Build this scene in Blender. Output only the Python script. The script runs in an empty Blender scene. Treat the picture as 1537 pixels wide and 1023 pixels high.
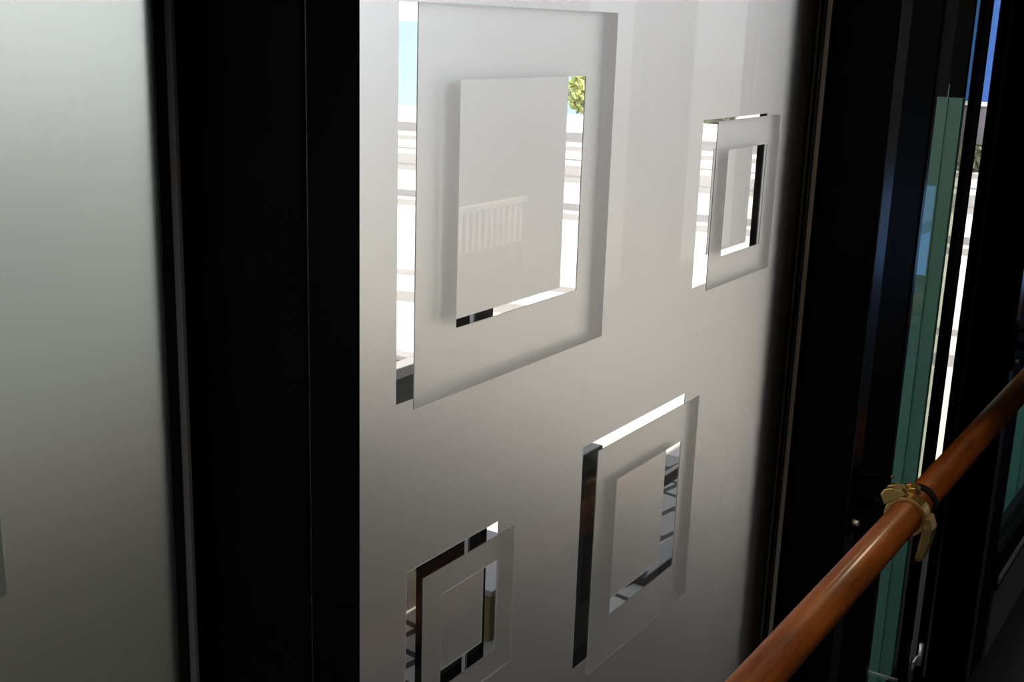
import bpy, bmesh, math, random
from mathutils import Vector, Matrix

# ------------------------------------------------------------------ camera, sky, sun, exposure
EYE = 1.75            # height of the camera above the floor
GL = 0.55             # distance from the camera to the glazing line
FPX = 1806.88
scene = bpy.context.scene
cam = bpy.data.cameras.new('camera')
cam.sensor_fit = 'HORIZONTAL'; cam.sensor_width = 36.0
cam.lens = FPX / 1537 * 36.0
cam.clip_start = 0.02; cam.clip_end = 500
cam_ob = bpy.data.objects.new('camera', cam)
scene.collection.objects.link(cam_ob)
R_ = Vector((0.54868, -0.83542, 0.03207))
D_ = Vector((-0.19504, -0.16521, -0.96678))
F_ = Vector((0.81296, 0.52420, -0.25359))
U_ = -D_
cam_ob.matrix_world = Matrix(((R_.x, U_.x, -F_.x, 0), (R_.y, U_.y, -F_.y, 0), (R_.z, U_.z, -F_.z, EYE), (0, 0, 0, 1)))
scene.camera = cam_ob

world = bpy.data.worlds.new('sky'); scene.world = world
world.use_nodes = True
wn = world.node_tree; wn.nodes.clear()
w_out = wn.nodes.new('ShaderNodeOutputWorld'); w_bg = wn.nodes.new('ShaderNodeBackground')
w_tc = wn.nodes.new('ShaderNodeTexCoord'); w_sep = wn.nodes.new('ShaderNodeSeparateXYZ'); w_ramp = wn.nodes.new('ShaderNodeValToRGB')
wn.links.new(w_tc.outputs['Generated'], w_sep.inputs[0]); wn.links.new(w_sep.outputs['Z'], w_ramp.inputs[0])
w_ramp.color_ramp.elements[0].position = 0.0; w_ramp.color_ramp.elements[0].color = (0.95, 0.97, 1.0, 1)
w_ramp.color_ramp.elements[1].position = 0.7; w_ramp.color_ramp.elements[1].color = (0.26, 0.29, 0.33, 1)
wn.links.new(w_ramp.outputs[0], w_bg.inputs['Color']); w_bg.inputs['Strength'].default_value = 2.5
wn.links.new(w_bg.outputs[0], w_out.inputs[0])

sun = bpy.data.lights.new('sun', 'SUN'); sun.energy = 8.0; sun.angle = 0.009; sun.color = (1.0, 0.93, 0.82)
sun_ob = bpy.data.objects.new('sun', sun); scene.collection.objects.link(sun_ob)
sun_ob.location = (2, -2, 8)
sun_ob.rotation_euler = Vector((0.45, 0.12, -1.0)).to_track_quat('-Z', 'Y').to_euler()

vs = scene.view_settings
scene.display_settings.display_device = 'sRGB'
vs.view_transform = 'Standard'; vs.look = 'None'; vs.gamma = 1.0; vs.use_curve_mapping = False
vs.exposure = 0.0
scene.cycles.max_bounces = 16; scene.cycles.transmission_bounces = 14; scene.cycles.transparent_max_bounces = 24
scene.cycles.diffuse_bounces = 5; scene.cycles.glossy_bounces = 6
scene.cycles.sample_clamp_indirect = 6.0
scene.cycles.caustics_refractive = True; scene.cycles.caustics_reflective = True

# ------------------------------------------------------------------ helpers
C = scene.collection
random.seed(4)

def new_mat(name):
    m = bpy.data.materials.new(name); m.use_nodes = True
    nt = m.node_tree; nt.nodes.clear()
    out = nt.nodes.new('ShaderNodeOutputMaterial')
    return m, nt, out

def principled(name, col, rough=0.5, metal=0.0, spec=0.5, coat=0.0, noise=0.0, nscale=20.0, bump=0.0):
    m, nt, out = new_mat(name)
    p = nt.nodes.new('ShaderNodeBsdfPrincipled')
    p.inputs['Base Color'].default_value = (*col, 1); p.inputs['Roughness'].default_value = rough
    p.inputs['Metallic'].default_value = metal; p.inputs['Specular IOR Level'].default_value = spec
    p.inputs['Coat Weight'].default_value = coat
    if noise or bump:
        tc = nt.nodes.new('ShaderNodeTexCoord'); no = nt.nodes.new('ShaderNodeTexNoise')
        no.inputs['Scale'].default_value = nscale; no.inputs['Detail'].default_value = 5
        nt.links.new(tc.outputs['Object'], no.inputs['Vector'])
        if noise:
            mr = nt.nodes.new('ShaderNodeMapRange')
            mr.inputs['To Min'].default_value = 1 - noise; mr.inputs['To Max'].default_value = 1 + noise
            nt.links.new(no.outputs[0], mr.inputs['Value'])
            vm = nt.nodes.new('ShaderNodeVectorMath'); vm.operation = 'SCALE'
            vm.inputs[0].default_value = col
            nt.links.new(mr.outputs[0], vm.inputs['Scale']); nt.links.new(vm.outputs[0], p.inputs['Base Color'])
        if bump:
            b = nt.nodes.new('ShaderNodeBump'); b.inputs['Strength'].default_value = bump; b.inputs['Distance'].default_value = 0.003
            nt.links.new(no.outputs[0], b.inputs['Height']); nt.links.new(b.outputs[0], p.inputs['Normal'])
    nt.links.new(p.outputs[0], out.inputs[0])
    return m

def sheet_glass(name, tint=(1, 1, 1), gloss=1.0):
    m, nt, out = new_mat(name)
    tr = nt.nodes.new('ShaderNodeBsdfTransparent'); tr.inputs[0].default_value = (*tint, 1)
    gl = nt.nodes.new('ShaderNodeBsdfGlossy'); gl.inputs['Roughness'].default_value = 0.0
    gl.inputs['Color'].default_value = (gloss, gloss, gloss, 1)
    fr = nt.nodes.new('ShaderNodeFresnel'); fr.inputs['IOR'].default_value = 1.45
    geo = nt.nodes.new('ShaderNodeNewGeometry')
    mx = nt.nodes.new('ShaderNodeMixShader')
    ma = nt.nodes.new('ShaderNodeMath'); ma.operation = 'SUBTRACT'; ma.inputs[0].default_value = 1.0
    mu = nt.nodes.new('ShaderNodeMath'); mu.operation = 'MULTIPLY'
    nt.links.new(geo.outputs['Backfacing'], ma.inputs[1])
    nt.links.new(fr.outputs[0], mu.inputs[0]); nt.links.new(ma.outputs[0], mu.inputs[1])
    nt.links.new(mu.outputs[0], mx.inputs[0]); nt.links.new(tr.outputs[0], mx.inputs[1]); nt.links.new(gl.outputs[0], mx.inputs[2])
    nt.links.new(mx.outputs[0], out.inputs[0])
    return m

def frosted(name, rough, tint):
    m, nt, out = new_mat(name)
    g = nt.nodes.new('ShaderNodeBsdfGlass'); g.distribution = 'MULTI_GGX'
    g.inputs['Color'].default_value = (*tint, 1); g.inputs['Roughness'].default_value = rough; g.inputs['IOR'].default_value = 1.45
    nt.links.new(g.outputs[0], out.inputs[0])
    return m

def add_box(bm, x0, x1, y0, y1, z0, z1):
    vs_ = [bm.verts.new(p) for p in ((x0,y0,z0),(x1,y0,z0),(x1,y1,z0),(x0,y1,z0),(x0,y0,z1),(x1,y0,z1),(x1,y1,z1),(x0,y1,z1))]
    for f in ((3,2,1,0),(4,5,6,7),(0,1,5,4),(1,2,6,5),(2,3,7,6),(3,0,4,7)):
        bm.faces.new([vs_[i] for i in f])
    return vs_

def add_prism(bm, pts, axis, a0, a1):
    """polygon pts extruded along axis ('x','y' or 'z') from a0 to a1"""
    def mk(p, a):
        return {'x': (a, p[0], p[1]), 'y': (p[0], a, p[1]), 'z': (p[0], p[1], a)}[axis]
    lo = [bm.verts.new(mk(p, a0)) for p in pts]; hi = [bm.verts.new(mk(p, a1)) for p in pts]
    bm.faces.new(lo); bm.faces.new(hi[::-1])
    n = len(pts)
    for i in range(n):
        bm.faces.new((lo[i], hi[i], hi[(i+1) % n], lo[(i+1) % n]))

def add_tube(bm, p0, p1, r0, r1=None, seg=32, caps=True):
    r1 = r0 if r1 is None else r1
    p0 = Vector(p0); p1 = Vector(p1); d = (p1 - p0).normalized()
    a = d.orthogonal().normalized(); b = d.cross(a)
    lo, hi = [], []
    for i in range(seg):
        t = 2 * math.pi * i / seg; o = a * math.cos(t) + b * math.sin(t)
        lo.append(bm.verts.new(p0 + o * r0)); hi.append(bm.verts.new(p1 + o * r1))
    for i in range(seg):
        f = bm.faces.new((lo[i], lo[(i+1) % seg], hi[(i+1) % seg], hi[i])); f.smooth = True
    if caps:
        bm.faces.new(lo[::-1]); bm.faces.new(hi)

def link(name, bm, mat, parent=None, bevel=0.0, at=None):
    bmesh.ops.recalc_face_normals(bm, faces=bm.faces[:])
    me = bpy.data.meshes.new(name); bm.to_mesh(me); bm.free()
    me.materials.append(mat)
    o = bpy.data.objects.new(name, me); C.objects.link(o)
    if parent:
        o.parent = parent
    if at is not None:
        me.transform(Matrix.Translation(-Vector(at))); o.location = at
    if bevel:
        b = o.modifiers.new('bevel', 'BEVEL'); b.width = bevel; b.segments = 2; b.limit_method = 'ANGLE'
    return o

def empty(name, loc=(0, 0, 0)):
    o = bpy.data.objects.new(name, None); C.objects.link(o); o.location = loc; o.empty_display_size = 0.1
    return o

def tag(o, label, cat, group=None):
    o['label'] = label; o['category'] = cat
    if group: o['group'] = group
    return o

def struct(o, label=None):
    o['kind'] = 'structure'
    if label: o['label'] = label
    return o

def child(name, root, mat, build, bevel=0.0):
    """mesh in world coordinates parented to root"""
    bm = bmesh.new(); build(bm)
    for v in bm.verts: v.co -= root.location
    return link(name, bm, mat, root, bevel)

def copy_tree(o, loc):
    c = o.copy(); C.objects.link(c); c.location = loc
    for ch in o.children:
        d = ch.copy(); C.objects.link(d); d.parent = c
        for g in ch.children:
            e = g.copy(); C.objects.link(e); e.parent = d
    return c

# ------------------------------------------------------------------ materials
M = {}
M['black_metal'] = principled('black painted metal', (0.0025, 0.0023, 0.0027), 0.45, 0, 0.02)
M['black_gloss'] = principled('black gloss enamel', (0.006, 0.006, 0.0085), 0.2, 0, 0.5)
M['edge_metal'] = principled('dark bronze bead', (0.145, 0.14, 0.137), 0.6, 0.0, 0.3)
M['gasket'] = principled('black rubber gasket', (0.006, 0.006, 0.006), 0.7, 0, 0.2)
M['clear'] = sheet_glass('clear sheet glass', (0.985, 0.98, 0.976))
M['blue_tint'] = sheet_glass('blue tinted glass', (0.28, 0.42, 0.60))
M['dark_tint'] = sheet_glass('dark tinted glass', (0.56, 0.56, 0.55))
M['tinted'] = sheet_glass('tinted sheet glass', (0.62, 0.66, 0.60))
M['frost_front'] = frosted('etched frosting front', 0.36, (0.89, 0.888, 0.884))
M['frost_back'] = frosted('etched frosting back', 0.36, (0.88, 0.876, 0.872))
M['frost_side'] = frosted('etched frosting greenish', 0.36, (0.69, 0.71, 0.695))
M['dark_floor'] = principled('dark floor', (0.012, 0.012, 0.013), 0.5, 0, 0.3, noise=0.2, nscale=6)
M['dark_ceiling'] = principled('dark ceiling', (0.02, 0.02, 0.02), 0.8, noise=0.1)
M['steel'] = principled('brushed steel', (0.7, 0.7, 0.72), 0.35, 0.6)
M['concrete'] = principled('pale concrete', (0.62, 0.60, 0.57), 0.85, noise=0.12, nscale=3)
M['paving'] = principled('grey asphalt', (0.15, 0.175, 0.17), 0.85, noise=0.2, nscale=2)
M['white_paint'] = principled('white paint', (0.8, 0.8, 0.78), 0.6, noise=0.04)
M['blue_pale'] = principled('pale blue paint', (0.33, 0.46, 0.63), 0.7, noise=0.06, nscale=1.0)
M['blue_deep'] = principled('deep blue paint', (0.015, 0.09, 0.34), 0.6, noise=0.1, nscale=0.6)
M['grey_planter'] = principled('grey metal planter', (0.28, 0.27, 0.235), 0.5, noise=0.25, nscale=5)
M['grey_coping'] = principled('grey coping', (0.35, 0.35, 0.36), 0.6)
M['char'] = principled('charcoal planter', (0.03, 0.03, 0.028), 0.35, noise=0.2, nscale=6)
M['lilac'] = principled('grey lilac concrete', (0.13, 0.12, 0.15), 0.7, noise=0.3, nscale=3)
M['khaki'] = principled('khaki timber', (0.20, 0.155, 0.06), 0.7, noise=0.35, nscale=12)
M['teal'] = principled('teal tinted glass screen', (0.15, 0.37, 0.32), 0.25, 0, 0.6, noise=0.18, nscale=3)
M['teal_bright'] = principled('light teal screen', (0.14, 0.50, 0.45), 0.3, 0, 0.5, noise=0.12, nscale=3)
M['leaf'] = principled('leaf', (0.48, 0.54, 0.22), 0.5, noise=0.6, nscale=9)
M['leaf_grey'] = principled('grey green leaf', (0.20, 0.22, 0.15), 0.6, noise=0.4, nscale=9)
M['bark'] = principled('bark', (0.10, 0.06, 0.03), 0.9, noise=0.3)
M['brass'] = principled('brass', (0.60, 0.41, 0.14), 0.3, 0.88, noise=0.2, nscale=60)
M['panel_grey'] = principled('grey spandrel', (0.13, 0.13, 0.13), 0.5, noise=0.15)
M['lamp_glow'], nt_, out_ = new_mat('lamp diffuser')
e_ = nt_.nodes.new('ShaderNodeEmission'); e_.inputs[0].default_value = (1, 0.8, 0.55, 1); e_.inputs[1].default_value = 6
nt_.links.new(e_.outputs[0], out_.inputs[0])

def wood_mat():
    m, nt, out = new_mat('varnished wood')
    p = nt.nodes.new('ShaderNodeBsdfPrincipled')
    tc = nt.nodes.new('ShaderNodeTexCoord'); mp = nt.nodes.new('ShaderNodeMapping'); mp.inputs['Scale'].default_value = (2.2, 26, 26)
    no = nt.nodes.new('ShaderNodeTexNoise'); no.inputs['Scale'].default_value = 3.0; no.inputs['Detail'].default_value = 8; no.inputs['Roughness'].default_value = 0.65
    no2 = nt.nodes.new('ShaderNodeTexNoise'); no2.inputs['Scale'].default_value = 9; no2.inputs['Detail'].default_value = 3
    cr = nt.nodes.new('ShaderNodeValToRGB')
    cr.color_ramp.elements[0].position = 0.32; cr.color_ramp.elements[0].color = (0.070, 0.018, 0.003, 1)
    cr.color_ramp.elements[1].position = 0.68; cr.color_ramp.elements[1].color = (0.33, 0.095, 0.014, 1)
    nt.links.new(tc.outputs['Object'], mp.inputs[0]); nt.links.new(mp.outputs[0], no.inputs['Vector'])
    nt.links.new(tc.outputs['Object'], no2.inputs['Vector'])
    mixv = nt.nodes.new('ShaderNodeMix'); mixv.data_type = 'FLOAT'; mixv.inputs[0].default_value = 0.3
    nt.links.new(no.outputs[0], mixv.inputs[2]); nt.links.new(no2.outputs[0], mixv.inputs[3])
    nt.links.new(mixv.outputs[0], cr.inputs[0]); nt.links.new(cr.outputs[0], p.inputs['Base Color'])
    p.inputs['Roughness'].default_value = 0.45; p.inputs['Specular IOR Level'].default_value = 0.3; p.inputs['Coat Weight'].default_value = 0.25; p.inputs['Coat Roughness'].default_value = 0.16
    b = nt.nodes.new('ShaderNodeBump'); b.inputs['Strength'].default_value = 0.15; b.inputs['Distance'].default_value = 0.001
    nt.links.new(no.outputs[0], b.inputs['Height']); nt.links.new(b.outputs[0], p.inputs['Normal'])
    nt.links.new(p.outputs[0], out.inputs[0])
    return m
M['wood'] = wood_mat()

def street_mat():
    """sunlit concrete street with bands running along the street (u = x + 0.22 y)"""
    m, nt, out = new_mat('street concrete')
    p = nt.nodes.new('ShaderNodeBsdfPrincipled'); p.inputs['Roughness'].default_value = 0.9
    tc = nt.nodes.new('ShaderNodeTexCoord'); sp = nt.nodes.new('ShaderNodeSeparateXYZ')
    nt.links.new(tc.outputs['Object'], sp.inputs[0])
    mu = nt.nodes.new('ShaderNodeMath'); mu.operation = 'MULTIPLY'; mu.inputs[1].default_value = 0.22
    nt.links.new(sp.outputs['Y'], mu.inputs[0])
    ad = nt.nodes.new('ShaderNodeMath'); ad.operation = 'ADD'
    nt.links.new(sp.outputs['X'], ad.inputs[0]); nt.links.new(mu.outputs[0], ad.inputs[1])
    mr = nt.nodes.new('ShaderNodeMapRange'); mr.inputs['From Min'].default_value = 0; mr.inputs['From Max'].default_value = 25
    nt.links.new(ad.outputs[0], mr.inputs['Value'])
    cr = nt.nodes.new('ShaderNodeValToRGB'); cr.color_ramp.interpolation = 'CONSTANT'
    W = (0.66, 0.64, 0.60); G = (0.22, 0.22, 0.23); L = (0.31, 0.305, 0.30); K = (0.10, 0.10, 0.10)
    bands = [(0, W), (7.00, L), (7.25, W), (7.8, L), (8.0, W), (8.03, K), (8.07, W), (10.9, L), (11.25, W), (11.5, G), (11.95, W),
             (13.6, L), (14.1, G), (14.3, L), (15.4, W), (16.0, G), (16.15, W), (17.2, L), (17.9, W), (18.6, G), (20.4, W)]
    el = cr.color_ramp.elements
    el[0].position = 0; el[0].color = (*W, 1)
    el[1].position = bands[1][0] / 25; el[1].color = (*bands[1][1], 1)
    for u, c in bands[2:]:
        e = el.new(u / 25); e.color = (*c, 1)
    nt.links.new(mr.outputs[0], cr.inputs[0])
    no = nt.nodes.new('ShaderNodeTexNoise'); no.inputs['Scale'].default_value = 2.0; no.inputs['Detail'].default_value = 6
    nt.links.new(tc.outputs['Object'], no.inputs['Vector'])
    m2 = nt.nodes.new('ShaderNodeMapRange'); m2.inputs['To Min'].default_value = 0.85; m2.inputs['To Max'].default_value = 1.12
    nt.links.new(no.outputs[0], m2.inputs['Value'])
    vm = nt.nodes.new('ShaderNodeVectorMath'); vm.operation = 'SCALE'
    nt.links.new(cr.outputs[0], vm.inputs[0]); nt.links.new(m2.outputs[0], vm.inputs['Scale'])
    nt.links.new(vm.outputs[0], p.inputs['Base Color']); nt.links.new(p.outputs[0], out.inputs[0])
    return m

def paver_mat():
    m, nt, out = new_mat('grey brick pavers')
    p = nt.nodes.new('ShaderNodeBsdfPrincipled'); p.inputs['Roughness'].default_value = 0.8
    tc = nt.nodes.new('ShaderNodeTexCoord')
    mp = nt.nodes.new('ShaderNodeMapping'); mp.inputs['Rotation'].default_value = (0, 0, 0.15)
    br = nt.nodes.new('ShaderNodeTexBrick')
    br.inputs['Color1'].default_value = (0.42, 0.41, 0.39, 1); br.inputs['Color2'].default_value = (0.29, 0.28, 0.265, 1)
    br.inputs['Mortar'].default_value = (0.02, 0.02, 0.02, 1); br.inputs['Scale'].default_value = 1.0
    br.inputs['Mortar Size'].default_value = 0.012; br.inputs['Brick Width'].default_value = 0.24; br.inputs['Row Height'].default_value = 0.13
    nt.links.new(tc.outputs['Object'], mp.inputs[0]); nt.links.new(mp.outputs[0], br.inputs['Vector'])
    nt.links.new(br.outputs['Color'], p.inputs['Base Color'])
    nt.links.new(p.outputs[0], out.inputs[0])
    return m

# ------------------------------------------------------------------ large structure
Y0 = GL                 # etched face of the front pane
YB = GL + 0.018         # etched face of the rear pane
CEIL = 2.95
COLX = (0.493, 1.594, 2.695)

def slab(name, mat, x0, x1, y0, y1, z0, z1, bevel=0.0):
    bm = bmesh.new(); add_box(bm, x0, x1, y0, y1, z0, z1)
    return struct(link(name, bm, mat, None, bevel))

slab('floor', M['dark_floor'], -3.0, 9.0, -1.9, 0.60, -0.12, 0.0)
slab('ceiling', M['dark_ceiling'], -3.0, 9.0, -1.9, 0.62, CEIL, CEIL + 0.15)
slab('canopy', M['white_paint'], -3.0, 3.25, 0.62, 1.70, CEIL, CEIL + 0.15)  # unseen overhang, extent and white underside shaped for ground shade and bounce light
# back wall of the passage with two window openings far along it
bm = bmesh.new()
for a in ((-3.0, 5.05, 0.0, CEIL), (5.05, 7.2, 0.0, 0.42), (5.05, 7.2, 2.5, CEIL), (5.72, 6.22, 0.42, 2.5), (7.2, 9.0, 0.0, CEIL)):
    add_box(bm, a[0], a[1], -1.90, -1.78, a[2], a[3])
struct(link('wall_back', bm, M['dark_ceiling']))
for nm, xa, xb in (('window_3', 5.05, 5.72), ('window_4', 6.22, 7.2)):
    w = empty(nm, ((xa + xb) / 2, -1.84, 0.42)); struct(w)
    child('pane', w, M['dark_tint'], lambda b: add_box(b, xa, xb, -1.843, -1.837, 0.42, 2.5))
slab('wall_left', M['dark_ceiling'], -3.1, -3.0, -1.9, 0.60, 0.0, CEIL)
bm = bmesh.new()
for a in ((-1.9, -1.65, 0.0, CEIL), (-1.65, -0.35, 0.0, 0.04), (-1.65, -0.35, 0.72, CEIL), (-0.35, 0.60, 0.0, CEIL)):
    add_box(bm, 9.0, 9.1, a[0], a[1], a[2], a[3])
struct(link('wall_right', bm, M['dark_ceiling']))
w = empty('sheen_window', (9.05, -1.0, 0.04)); struct(w)  # unseen low window, added for bluish reflections on columns and glass
child('pane', w, M['blue_tint'], lambda b: add_box(b, 9.04, 9.06, -1.65, -0.35, 0.04, 0.72))
# outside ground
bm = bmesh.new(); add_box(bm, -8, 60, 2.06, 60, -0.12, 0.0); add_box(bm, 4.45, 60, 0.60, 2.06, -0.12, 0.0); struct(link('street', bm, street_mat()))
bm = bmesh.new(); add_box(bm, -8, 4.45, 0.60, 2.06, -0.12, 0.0); struct(link('pavement', bm, paver_mat()))
bm = bmesh.new(); add_box(bm, -8, 60, -30, -1.9, -0.12, 0.0); struct(link('terrace', bm, M['concrete']))
bm = bmesh.new(); add_prism(bm, [(-8, 2.06), (2.15, 2.06), (13.2, 12.5), (16, 40), (-8, 40)], 'z', -0.02, 0.006); struct(link('dark_paving', bm, M['paving']))  # dark grey ground slab added for the left panel's darker tone
# head and foot rails of the glazed wall
slab('trim_1', M['black_metal'], -3.0, 9.0, 0.50, 0.62, 2.45, CEIL)
slab('trim_2', M['black_metal'], -3.0, 1.594, 0.50, 0.62, 0.0, 0.30)

def column(cx):
    r = empty('column', (cx + 0.02, 0.5, 0)); struct(r)
    child('inner_face', r, M['black_metal'], lambda b: add_box(b, cx, cx + 0.046, 0.457, 0.543, 0, CEIL), 0.002)
    child('sheen_strip', r, M['black_gloss'], lambda b: add_box(b, cx + 0.001, cx + 0.045, 0.4555, 0.457, 0, CEIL), 0.0005)  # thin gloss plate added over the column front to catch sheen
    child('frame_step', r, M['black_metal'], lambda b: (add_box(b, cx - 0.012, cx + 0.060, 0.5435, 0.5495, 0, 2.45), add_box(b, cx + 0.022, cx + 0.060, 0.5495, 0.60 if cx < 2 else 0.558, 0, 2.45)), 0.0)
    px, py = {0: (cx - 0.004, 0.579), 1: (cx - 0.040, 0.594), 2: (cx + 0.205, 0.59)}[COLX.index(cx)]
    child('outer_post', r, M['black_metal'], lambda b: add_box(b, px, max(px + 0.05, cx + 0.11), 0.5745, py, 0.3, 2.45), 0.001)
    child('glazing_bead', r, M['edge_metal'], lambda b: add_box(b, cx - 0.0145, cx - 0.0121, 0.5425, 0.5495, 0.30, 2.45), 0.0)
    child('gasket', r, M['gasket'], lambda b: add_box(b, cx - 0.023, cx - 0.0146, 0.5480, 0.5495, 0.30, 2.45), 0.0)
    return r
for cx in COLX: column(cx)

# ------------------------------------------------------------------ frosted double glazed panels
def film(bm, outer, holes, y0, y1):
    """thin slab covering outer minus rectangular holes; rect = (x0, x1, z0, z1)"""
    xs = sorted({outer[0], outer[1], *[h[0] for h in holes], *[h[1] for h in holes]})
    zs = sorted({outer[2], outer[3], *[h[2] for h in holes], *[h[3] for h in holes]})
    def solid(i, j):
        if i < 0 or j < 0 or i >= len(xs) - 1 or j >= len(zs) - 1: return False
        cx, cz = (xs[i] + xs[i+1]) / 2, (zs[j] + zs[j+1]) / 2
        return not any(h[0] < cx < h[1] and h[2] < cz < h[3] for h in holes)
    cache = {}
    def V(i, j, y):
        k = (i, j, y)
        if k not in cache: cache[k] = bm.verts.new((xs[i], y, zs[j]))
        return cache[k]
    for i in range(len(xs) - 1):
        for j in range(len(zs) - 1):
            if not solid(i, j): continue
            bm.faces.new((V(i,j,y0), V(i+1,j,y0), V(i+1,j+1,y0), V(i,j+1,y0)))
            bm.faces.new((V(i,j,y1), V(i,j+1,y1), V(i+1,j+1,y1), V(i+1,j,y1)))
            if not solid(i-1, j): bm.faces.new((V(i,j,y0), V(i,j+1,y0), V(i,j+1,y1), V(i,j,y1)))
            if not solid(i+1, j): bm.faces.new((V(i+1,j,y0), V(i+1,j,y1), V(i+1,j+1,y1), V(i+1,j+1,y0)))
            if not solid(i, j-1): bm.faces.new((V(i,j,y0), V(i,j,y1), V(i+1,j,y1), V(i+1,j,y0)))
            if not solid(i, j+1): bm.faces.new((V(i,j+1,y0), V(i+1,j+1,y0), V(i+1,j+1,y1), V(i,j+1,y1)))

def rc(x0, x1, zt, zb):      # heights given relative to the eye
    return (x0, x1, EYE + zb, EYE + zt)
SQ = [  # outer square, inner square
    (rc(0.7145, 1.0160, 0.0140, -0.2940), rc(0.7690, 0.9612, -0.0420, -0.2385)),
    (rc(1.2620, 1.4525, -0.0962, -0.2890), rc(1.2965, 1.4135, -0.1300, -0.2538)),
    (rc(1.0225, 1.2655, -0.4162, -0.6706), rc(1.0665, 1.2225, -0.4607, -0.6180)),
    (rc(0.7305, 0.8685, -0.4447, -0.5830), rc(0.7560, 0.8455, -0.4687, -0.5590)),
]
def frosted_panel(x0, x1, squares, label, fm, bmn):
    r = empty('frosted_glass_panel', ((x0 + x1) / 2, Y0, 0.30)); tag(r, label, 'glass panel')
    z0, z1 = 0.30, 2.45
    child('rear_pane', r, M['clear'], lambda b: add_box(b, x0, x1, YB + 0.0012, YB + 0.0052, z0, z1))
    child('front_pane', r, M['clear'], lambda b: add_box(b, x0, x1, Y0 + 0.0012, Y0 + 0.0052, z0, z1))
    child('etched_surround', r, M[bmn], lambda b: film(b, (x0, x1, z0, z1), [s[0] for s in squares], YB, YB + 0.001))
    for o, i in squares:
        child('etched_frame', r, M[fm], lambda b: film(b, o, [i], Y0, Y0 + 0.001))
        child('etched_square', r, M[bmn], lambda b: film(b, i, [], YB, YB + 0.001))
    return r
frosted_panel(0.553, 1.612, SQ, 'frosted glass panel with four clear and etched concentric squares', 'frost_front', 'frost_back')
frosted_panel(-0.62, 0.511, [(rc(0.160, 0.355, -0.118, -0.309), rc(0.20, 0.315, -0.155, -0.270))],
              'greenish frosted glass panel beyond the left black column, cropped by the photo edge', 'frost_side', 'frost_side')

# bays beyond the second column: tinted pane, narrow clear slit, dark frame
def bay_window(name, xl, xg, xr, clear_slit):
    r = empty(name, ((xl + xr) / 2, 0.57, 0)); struct(r)
    child('frame', r, M['black_metal'], lambda b: (add_box(b, xl, xg - 0.022, 0.548, 0.60, 0.0, 2.45), add_box(b, xg, xr, 0.55, 0.60, 0.0, 0.33)), 0.002)
    child('frame_edge', r, M['black_gloss'], lambda b: add_box(b, xg - 0.021, xg - 0.001, 0.5455, 0.60, 0.0, 2.45), 0.002)
    return r
w1 = bay_window('window_1', 1.655, 2.178, 2.695, True)
child('pane', w1, M['tinted'], lambda b: add_box(b, 2.178, 2.487, 0.556, 0.562, 0.33, 2.45))
child('slit_pane', w1, M['clear'], lambda b: add_box(b, 2.550, 2.690, 0.556, 0.562, 0.33, 2.45))
child('stile', w1, M['black_metal'], lambda b: add_box(b, 2.488, 2.548, 0.5525, 0.5655, 0.33, 2.45), 0.001)
child('stile', w1, M['black_metal'], lambda b: add_box(b, 2.603, 2.682, 0.550, 0.5530, 0.33, 2.45), 0.001)
w2 = bay_window('window_2', 2.94, 3.45, 6.0, False)
child('pane', w2, M['tinted'], lambda b: add_box(b, 3.45, 6.0, 0.556, 0.562, 0.33, 2.45))
child('transom', w2, M['black_metal'], lambda b: add_box(b, 3.45, 6.0, 0.535, 0.555, 0.215, 0.335), 0.002)
child('transom_trim', w2, M['steel'], lambda b: add_box(b, 3.45, 6.0, 0.531, 0.535, 0.238, 0.262), 0.001)
child('spandrel_panel', w2, M['panel_grey'], lambda b: add_box(b, 3.45, 6.0, 0.540, 0.549, 0.0, 0.215), 0.001)

# ------------------------------------------------------------------ outside: street furniture and far side
# black canopy post standing on the pavement
pr = empty('canopy_post', (2.24, 1.62, 0)); struct(pr)
child('post', pr, M['black_metal'], lambda b: add_box(b, 2.206, 2.290, 1.532, 1.685, 0, CEIL), 0.0)
child('edge_strip', pr, M['grey_coping'], lambda b: add_box(b, 2.198, 2.206, 1.524, 1.534, 0, CEIL), 0.0)

pr = empty('canopy_post', (3.08, 1.16, 0)); struct(pr)
child('post', pr, M['black_metal'], lambda b: add_box(b, 3.035, 3.125, 1.12, 1.208, 0.012, CEIL), 0.0)

def planter(name, x0, x1, y0, y1, h, taper, mat, label, cat, rim=None):
    r = empty(name, ((x0 + x1) / 2, (y0 + y1) / 2, 0)); tag(r, label, cat)
    def body(b):
        cx, cy = (x0 + x1) / 2, (y0 + y1) / 2
        vs_ = add_box(b, x0, x1, y0, y1, 0, h)
        for v in vs_:
            if v.co.z > h / 2:
                v.co.x = cx + (v.co.x - cx) * taper; v.co.y = cy + (v.co.y - cy) * taper
    child('body', r, mat, body, 0.004)
    if rim is not None:
        t = 0.03
        child('rim', r, rim, lambda b: film_z(b, x0 - 0.015, x1 + 0.015, y0 - 0.015, y1 + 0.015, 0.05, h, h + 0.035), 0.003)
        child('soil', r, M['bark'], lambda b: add_box(b, x0 + 0.03, x1 - 0.03, y0 + 0.03, y1 - 0.03, h, h + 0.02))
    return r
def film_z(b, x0, x1, y0, y1, t, z0, z1):
    add_box(b, x0, x1, y0, y0 + t, z0, z1); add_box(b, x0, x1, y1 - t, y1, z0, z1)
    add_box(b, x0, x0 + t, y0 + t, y1 - t, z0, z1); add_box(b, x1 - t, x1, y0 + t, y1 - t, z0, z1)
planter('planter_box', -0.6, 2.74, 2.07, 2.50, 0.76, 1.0, M['grey_planter'], 'long grey metal planter box with a pale rim, behind the black canopy post', 'planter', M['grey_coping'])
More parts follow.
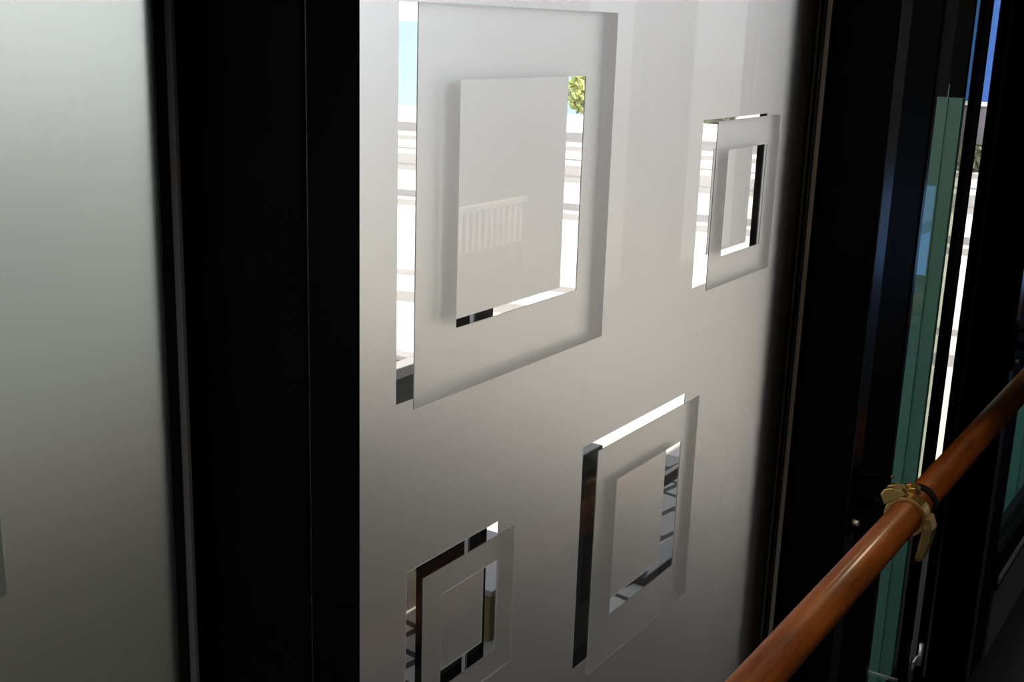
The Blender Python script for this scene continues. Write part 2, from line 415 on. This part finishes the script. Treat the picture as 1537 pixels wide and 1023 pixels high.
planter('tapered_planter', 2.12, 2.40, 1.26, 1.38, 0.80, 0.86, M['char'], 'charcoal planter narrowing towards its top, outside the right lower square', 'planter')

# low flat-bar hoop barrier
r = empty('hoop_barrier', (3.45, 1.60, 0)); tag(r, 'low dark flat-bar hoop barrier on the pavement outside the right lower square', 'barrier')
child('top_bar', r, M['char'], lambda b: add_box(b, 3.30, 3.62, 1.590, 1.610, 0.285, 0.325), 0.003)
for x in (3.30, 3.58):
    child('upright', r, M['char'], lambda b: add_box(b, x, x + 0.04, 1.590, 1.610, 0.03, 0.285), 0.002)
child('base_bar', r, M['char'], lambda b: add_box(b, 3.26, 3.66, 1.560, 1.640, 0.0, 0.03), 0.003)
bm = bmesh.new(); add_box(bm, 2.55, 4.4, 0.64, 1.30, 0.0, 0.012)  # dark sheet added to darken the frosting at lower right
tag(link('darkening_sheet', bm, M['gasket'], None, 0.003, (3.4, 0.97, 0.0)), 'black sheet on the pavement, added to darken the lower right of the frosting', 'mat')
# khaki timber box with a pale lid and a small black lamp on it
r = empty('timber_box', (2.85, 1.9, 0)); tag(r, 'low khaki timber box with a pale lid on the pavement', 'box')
child('body', r, M['khaki'], lambda b: add_box(b, 2.66, 3.00, 1.76, 2.02, 0.0, 0.15), 0.004)
child('lid', r, M['grey_coping'], lambda b: add_box(b, 2.65, 3.01, 1.75, 2.03, 0.15, 0.168), 0.003)

# kerb wall, hoardings, shrubs on the far side of the street
def along(p0, p1, t, z0, z1, bm):
    p0 = Vector((*p0, 0)); p1 = Vector((*p1, 0)); d = (p1 - p0).normalized(); n = Vector((-d.y, d.x, 0)) * t
    q = [p0, p1, p1 + n, p0 + n]
    add_prism(bm, [(v.x, v.y) for v in q], 'z', z0, z1)
bm = bmesh.new(); along((20.1, 7.4), (16.6, 21.0), -0.4, 0, 0.16, bm); struct(link('kerb_wall', bm, M['white_paint']))
def hoarding(p0, p1, h, mat, label, n):
    r = empty('hoarding', ((p0[0] + p1[0]) / 2, (p0[1] + p1[1]) / 2, 0)); tag(r, label, 'fence')
    child('boards', r, mat, lambda b: along(p0, p1, -0.06, 0.0, h, b))
    child('cap_rail', r, M['white_paint'], lambda b: along(p0, p1, -0.10, h, h + 0.06, b))
    for i in range(n):
        t = (i + 0.5) / n; x = p0[0] + (p1[0] - p0[0]) * t; y = p0[1] + (p1[1] - p0[1]) * t
        child('post', r, M['grey_coping'], lambda b: add_box(b, x + 0.12, x + 0.22, y - 0.05, y + 0.05, 0, h))
hoarding((22.2, 11.3), (19.4, 22.0), 1.76, M['blue_pale'], 'pale blue hoarding behind the low white wall across the street', 5)
hoarding((36.5, 5.6), (34.5, 12.0), 3.0, M['blue_deep'], 'deep blue hoarding far down the street, seen through the narrow slit', 4)

def shrub(x, y, w, h, label, mat, n):
    r = empty('shrub', (x, y, 0)); tag(r, label, 'shrub')
    def leaves(b):
        for _ in range(n):
            while True:
                p = Vector((random.uniform(-1, 1), random.uniform(-1, 1), random.uniform(-1, 1)))
                if 0.35 < p.length < 1: break
            c = Vector((x + p.x * w, y + p.y * w, h * 0.56 + p.z * h * 0.44))
            a = Vector((random.gauss(0, 1), random.gauss(0, 1), random.gauss(0, 1))).normalized()
            u = a.orthogonal().normalized(); v = a.cross(u); s = random.uniform(0.05, 0.11)
            b.faces.new([b.verts.new(c + u * s * q + v * s * 0.5 * t) for q, t in ((-1, 0), (0, 1), (1, 0), (0, -1))])
    child('foliage', r, mat, leaves)
    def stems(b):
        for i in range(7):
            t = i * 0.9
            add_tube(b, (x + 0.05 * math.cos(t), y + 0.05 * math.sin(t), 0), (x + w * 0.6 * math.cos(t), y + w * 0.6 * math.sin(t), h * 0.75), 0.025, 0.01, 8)
    child('stem', r, M['bark'], stems)
shrub(20.45, 11.45, 0.60, 1.0, 'bright green shrub behind the low white wall', M['leaf'], 1500)
shrub(21.0, 9.25, 0.45, 0.55, 'low grey green shrub near the end of the white wall', M['leaf_grey'], 700)

planter('planter_box', 18.0, 18.5, 3.1, 5.2, 0.86, 1.0, M['lilac'], 'grey lilac planter box with a white rim far down the street, in the narrow slit', 'planter', M['white_paint'])
shrub(17.55, 3.75, 0.30, 0.34, 'small dark shrub in front of the lilac planter far down the street', M['leaf_grey'], 500)

# screens beside the facade
def screen(x, y0, y1, h, hu, mat, label, group=None):
    r = empty('glass_screen', (x, (y0 + y1) / 2, 0)); tag(r, label, 'screen', group)
    child('lower_panel', r, mat, lambda b: add_box(b, x, x + 0.02, y0, y1, 0.06, h))
    child('upper_panel', r, M['gasket'], lambda b: add_box(b, x, x + 0.02, y0, y1, h + 0.001, hu))
    child('base_rail', r, M['black_metal'], lambda b: add_box(b, x - 0.01, x + 0.03, y0, y1, 0.0, 0.06))
    child('mullion', r, mat, lambda b: add_box(b, x - 0.003, x, y0 + 0.0305, y0 + 0.0330, 0.06, h + 0.03))
    return r
screen(2.76, 0.6375, 0.82, 1.627, 2.45, M['teal'], 'teal glass screen with a dark upper board outside the tinted pane')
screen(4.20, 0.605, 0.74, 1.627, 2.45, M['teal_bright'], 'light teal glass screen outside the furthest pane')

# white slatted bench by the back wall (shows only as a reflection)
r = empty('slatted_bench', (4.2, -1.70, 0)); tag(r, 'white slatted bench back reflected faintly in the largest frosted square', 'bench')
child('top_rail', r, M['white_paint'], lambda b: add_box(b, 3.90, 4.49, -1.755, -1.735, 0.995, 1.022), 0.003)
child('seat', r, M['char'], lambda b: add_box(b, 3.90, 4.49, -1.735, -1.35, 0.42, 0.45), 0.003)
child('lower_rail', r, M['char'], lambda b: add_box(b, 3.90, 4.49, -1.755, -1.735, 0.80, 0.83), 0.003)
for x in (3.90, 4.46):
    child('leg', r, M['char'], lambda b: add_box(b, x, x + 0.03, -1.768, -1.736, 0.0, 0.995))
    child('leg', r, M['char'], lambda b: add_box(b, x, x + 0.03, -1.40, -1.37, 0.0, 0.42))
for i in range(12):
    x = 3.945 + i * 0.0455
    child('slat', r, M['white_paint'], lambda b: add_box(b, x - 0.010, x + 0.010, -1.752, -1.738, 0.83, 0.995))
r = empty('fill_spot', (4.15, -1.2, CEIL)); tag(r, 'small black spot lamp, out of view, added to light the slatted bench', 'lamp')  # unseen spot added so the white slats show in the reflection
child('housing', r, M['black_metal'], lambda b: add_tube(b, (4.15, -1.2, CEIL - 0.14), (4.15, -1.2, CEIL - 0.001), 0.04, seg=24))
sl = bpy.data.lights.new('spot_bulb', 'SPOT'); sl.energy = 750; sl.color = (1.0, 0.93, 0.82); sl.spot_size = 0.36; sl.spot_blend = 0.4; sl.shadow_soft_size = 0.03
so = bpy.data.objects.new('bulb', sl); C.objects.link(so); so.parent = r; so.location = (0, 0, -0.16)
so.rotation_euler = Vector((0.05, -0.54, -1.87)).to_track_quat('-Z', 'Y').to_euler()

# ------------------------------------------------------------------ handrail and brackets
RY, RZ, RR = 0.375, EYE - 0.634, 0.0222
r = empty('handrail', (2.5, RY, RZ)); tag(r, 'round varnished wooden handrail running in front of the black columns', 'handrail')
child('rail', r, M['wood'], lambda b: add_tube(b, (0.30, RY, RZ), (8.9, RY, RZ), RR, seg=48))
HR = r

def bracket(cx, label):
    """brass clamp round the rail with a black arm to the column face; cx = column x"""
    x = cx + 0.006
    r = empty('rail_bracket', (x, RY, RZ)); tag(r, label, 'bracket', None)
    def ring(b, xa, xb, ro, ri, a0=0, a1=2 * math.pi, seg=40):
        full = abs(a1 - a0 - 2 * math.pi) < 1e-4
        n = seg; rows = []
        for i in range(n + (0 if full else 1)):
            t = a0 + (a1 - a0) * i / n
            cs, sn = math.cos(t), math.sin(t)
            rows.append([b.verts.new((xx, RY + rr * cs, RZ + rr * sn)) for xx, rr in ((xa, ri), (xa, ro), (xb, ro), (xb, ri))])
        m = len(rows)
        for i in range(m if full else m - 1):
            p, q = rows[i], rows[(i + 1) % m]
            for j in range(4):
                f = b.faces.new((p[j], p[(j+1) % 4], q[(j+1) % 4], q[j])); f.smooth = False
        if not full:
            b.faces.new(rows[0]); b.faces.new(rows[-1][::-1])
    child('clamp_ring', r, M['brass'], lambda b: ring(b, x - 0.013, x + 0.013, RR + 0.0065, RR + 0.0002), 0.0012)
    child('rubber_ring', r, M['gasket'], lambda b: ring(b, x + 0.046, x + 0.060, RR + 0.0045, RR + 0.0002), 0.001)
    # pair of clamp lugs on the glass side
    def lug_at(x0, x1):
        def lug(b):
            a = math.radians(52)
            def P(rad, tan, xx): return (xx, RY + rad * math.cos(a) - tan * math.sin(a), RZ + rad * math.sin(a) + tan * math.cos(a))
            pts = [(RR + 0.004, -0.016), (RR + 0.020, -0.013), (RR + 0.024, -0.004), (RR + 0.021, 0.007), (RR + 0.012, 0.017), (RR + 0.004, 0.019)]
            lo = [b.verts.new(P(p[0], p[1], x0)) for p in pts]; hi = [b.verts.new(P(p[0], p[1], x1)) for p in pts]
            b.faces.new(lo); b.faces.new(hi[::-1])
            for i in range(6): b.faces.new((lo[i], hi[i], hi[(i+1) % 6], lo[(i+1) % 6]))
        return lug
    child('lug', r, M['brass'], lug_at(x - 0.014, x - 0.001), 0.0015)
    child('lug', r, M['brass'], lug_at(x + 0.003, x + 0.013), 0.0015)
    def nut(b):
        a = math.radians(80)
        c, sn = math.cos(a), math.sin(a)
        def P(rad): return (x + 0.020, RY + rad * c, RZ + rad * sn)
        add_tube(b, P(RR + 0.0005), P(RR + 0.013), 0.0145, seg=6)
        add_tube(b, P(RR + 0.013), P(RR + 0.017), 0.006, 0.005, seg=16)
    child('hex_nut', r, M['brass'], nut, 0.0008)
    def tongue(b):
        # brass tongue hanging from the passage side of the ring
        path = [(-0.0265, 0.006, 0.013, 0.006), (-0.0285, -0.010, 0.0135, 0.010), (-0.0275, -0.026, 0.012, 0.010), (-0.0250, -0.042, 0.0105, 0.009), (-0.0225, -0.055, 0.0085, 0.008), (-0.0205, -0.063, 0.0045, 0.005)]
        rows = []
        for dy, dz, w, t in path:
            rows.append([b.verts.new(q) for q in ((x - w, RY + dy - t, RZ + dz), (x + w, RY + dy - t, RZ + dz), (x + w, RY + dy + t * 0.4, RZ + dz), (x - w, RY + dy + t * 0.4, RZ + dz))])
        for p, q in zip(rows, rows[1:]):
            for j in range(4): b.faces.new((p[j], p[(j+1) % 4], q[(j+1) % 4], q[j]))
        b.faces.new(rows[0]); b.faces.new(rows[-1][::-1])
    child('tongue', r, M['brass'], tongue, 0.0015)
    child('ring_screw', r, M['gasket'], lambda b: add_tube(b, (x, RY - RR - 0.006, RZ + 0.002), (x, RY - RR - 0.0095, RZ + 0.003), 0.0032, seg=12))
    # black arm and plate on the column face
    cxm = cx + 0.023
    def arm(b):
        add_tube(b, (cxm, RY + RR * 0.9, RZ), (cxm, 0.4525, RZ), 0.008, seg=16)
    child('support_arm', r, M['black_metal'], arm)
    child('wall_plate', r, M['black_metal'], lambda b: add_box(b, cx + 0.006, cx + 0.040, 0.4510, 0.4565, RZ - 0.055, RZ + 0.05), 0.001)
    child('bolt', r, M['steel'], lambda b: (add_tube(b, (cxm - 0.004, 0.451, RZ - 0.036), (cxm - 0.004, 0.443, RZ - 0.036), 0.0048, 0.004, seg=12)))
    def knob(b):
        add_tube(b, (cx + 0.036, 0.455, RZ + 0.030), (cx + 0.052, 0.417, RZ + 0.030), 0.0045, seg=14)
        add_tube(b, (cx + 0.052, 0.421, RZ + 0.024), (cx + 0.052, 0.421, RZ + 0.042), 0.0065, 0.0055, seg=14)
    child('knob', r, M['black_metal'], knob, 0.0008)
    child('knob_screw', r, M['brass'], lambda b: add_tube(b, (cx + 0.052, 0.4145, RZ + 0.032), (cx + 0.052, 0.411, RZ + 0.032), 0.0028, seg=12))
    return r
bracket(COLX[1], 'brass clamp bracket with hex nut holding the handrail at the second column')
bracket(COLX[2], 'brass clamp bracket holding the handrail at the furthest column, nearly out of the frame')

# floor hinge at the foot of the narrow slit
r = empty('floor_hinge', (2.60, 0.54, 0.33)); tag(r, 'small bright steel hinge at the foot of the narrow clear slit', 'hinge')
child('plate', r, M['steel'], lambda b: add_box(b, 2.56, 2.60, 0.545, 0.5495, 0.372, 0.392), 0.001)
child('knuckle', r, M['steel'], lambda b: add_tube(b, (2.605, 0.543, 0.365), (2.605, 0.543, 0.42), 0.005, seg=14))
child('arm', r, M['steel'], lambda b: add_box(b, 2.55, 2.558, 0.40, 0.548, 0.334, 0.342), 0.001)

# unseen ceiling lamps, added to light the rail, brass and glazing beads
def fill_lamp(x, y, label, watts, col, size):
    r = empty('fill_lamp', (x, y, CEIL)); tag(r, label, 'lamp')
    child('housing', r, M['steel'], lambda b: add_tube(b, (x, y, CEIL - 0.03), (x, y, CEIL - 0.001), 0.09, seg=32))
    child('diffuser', r, M['lamp_glow'], lambda b: add_tube(b, (x, y, CEIL - 0.034), (x, y, CEIL - 0.0305), 0.075, seg=32))
    lamp = bpy.data.lights.new('fill_lamp_bulb', 'SPOT'); lamp.energy = watts; lamp.color = col; lamp.spot_size = size; lamp.shadow_soft_size = 0.12
    lo = bpy.data.objects.new('bulb', lamp); C.objects.link(lo); lo.parent = r; lo.location = (0, 0, -0.05)
fill_lamp(1.15, 0.22, 'added round ceiling lamp that lights the handrail from above', 45, (1.0, 0.76, 0.50), 1.0)
fill_lamp(-1.3, -0.5, 'added round ceiling lamp, out of view, that lights the glazing beads', 70, (1.0, 0.95, 0.88), 2.2)
fill_lamp(3.6, 0.0, 'added round ceiling lamp that brightens the far stretch of the handrail', 45, (1.0, 0.92, 0.84), 1.3)
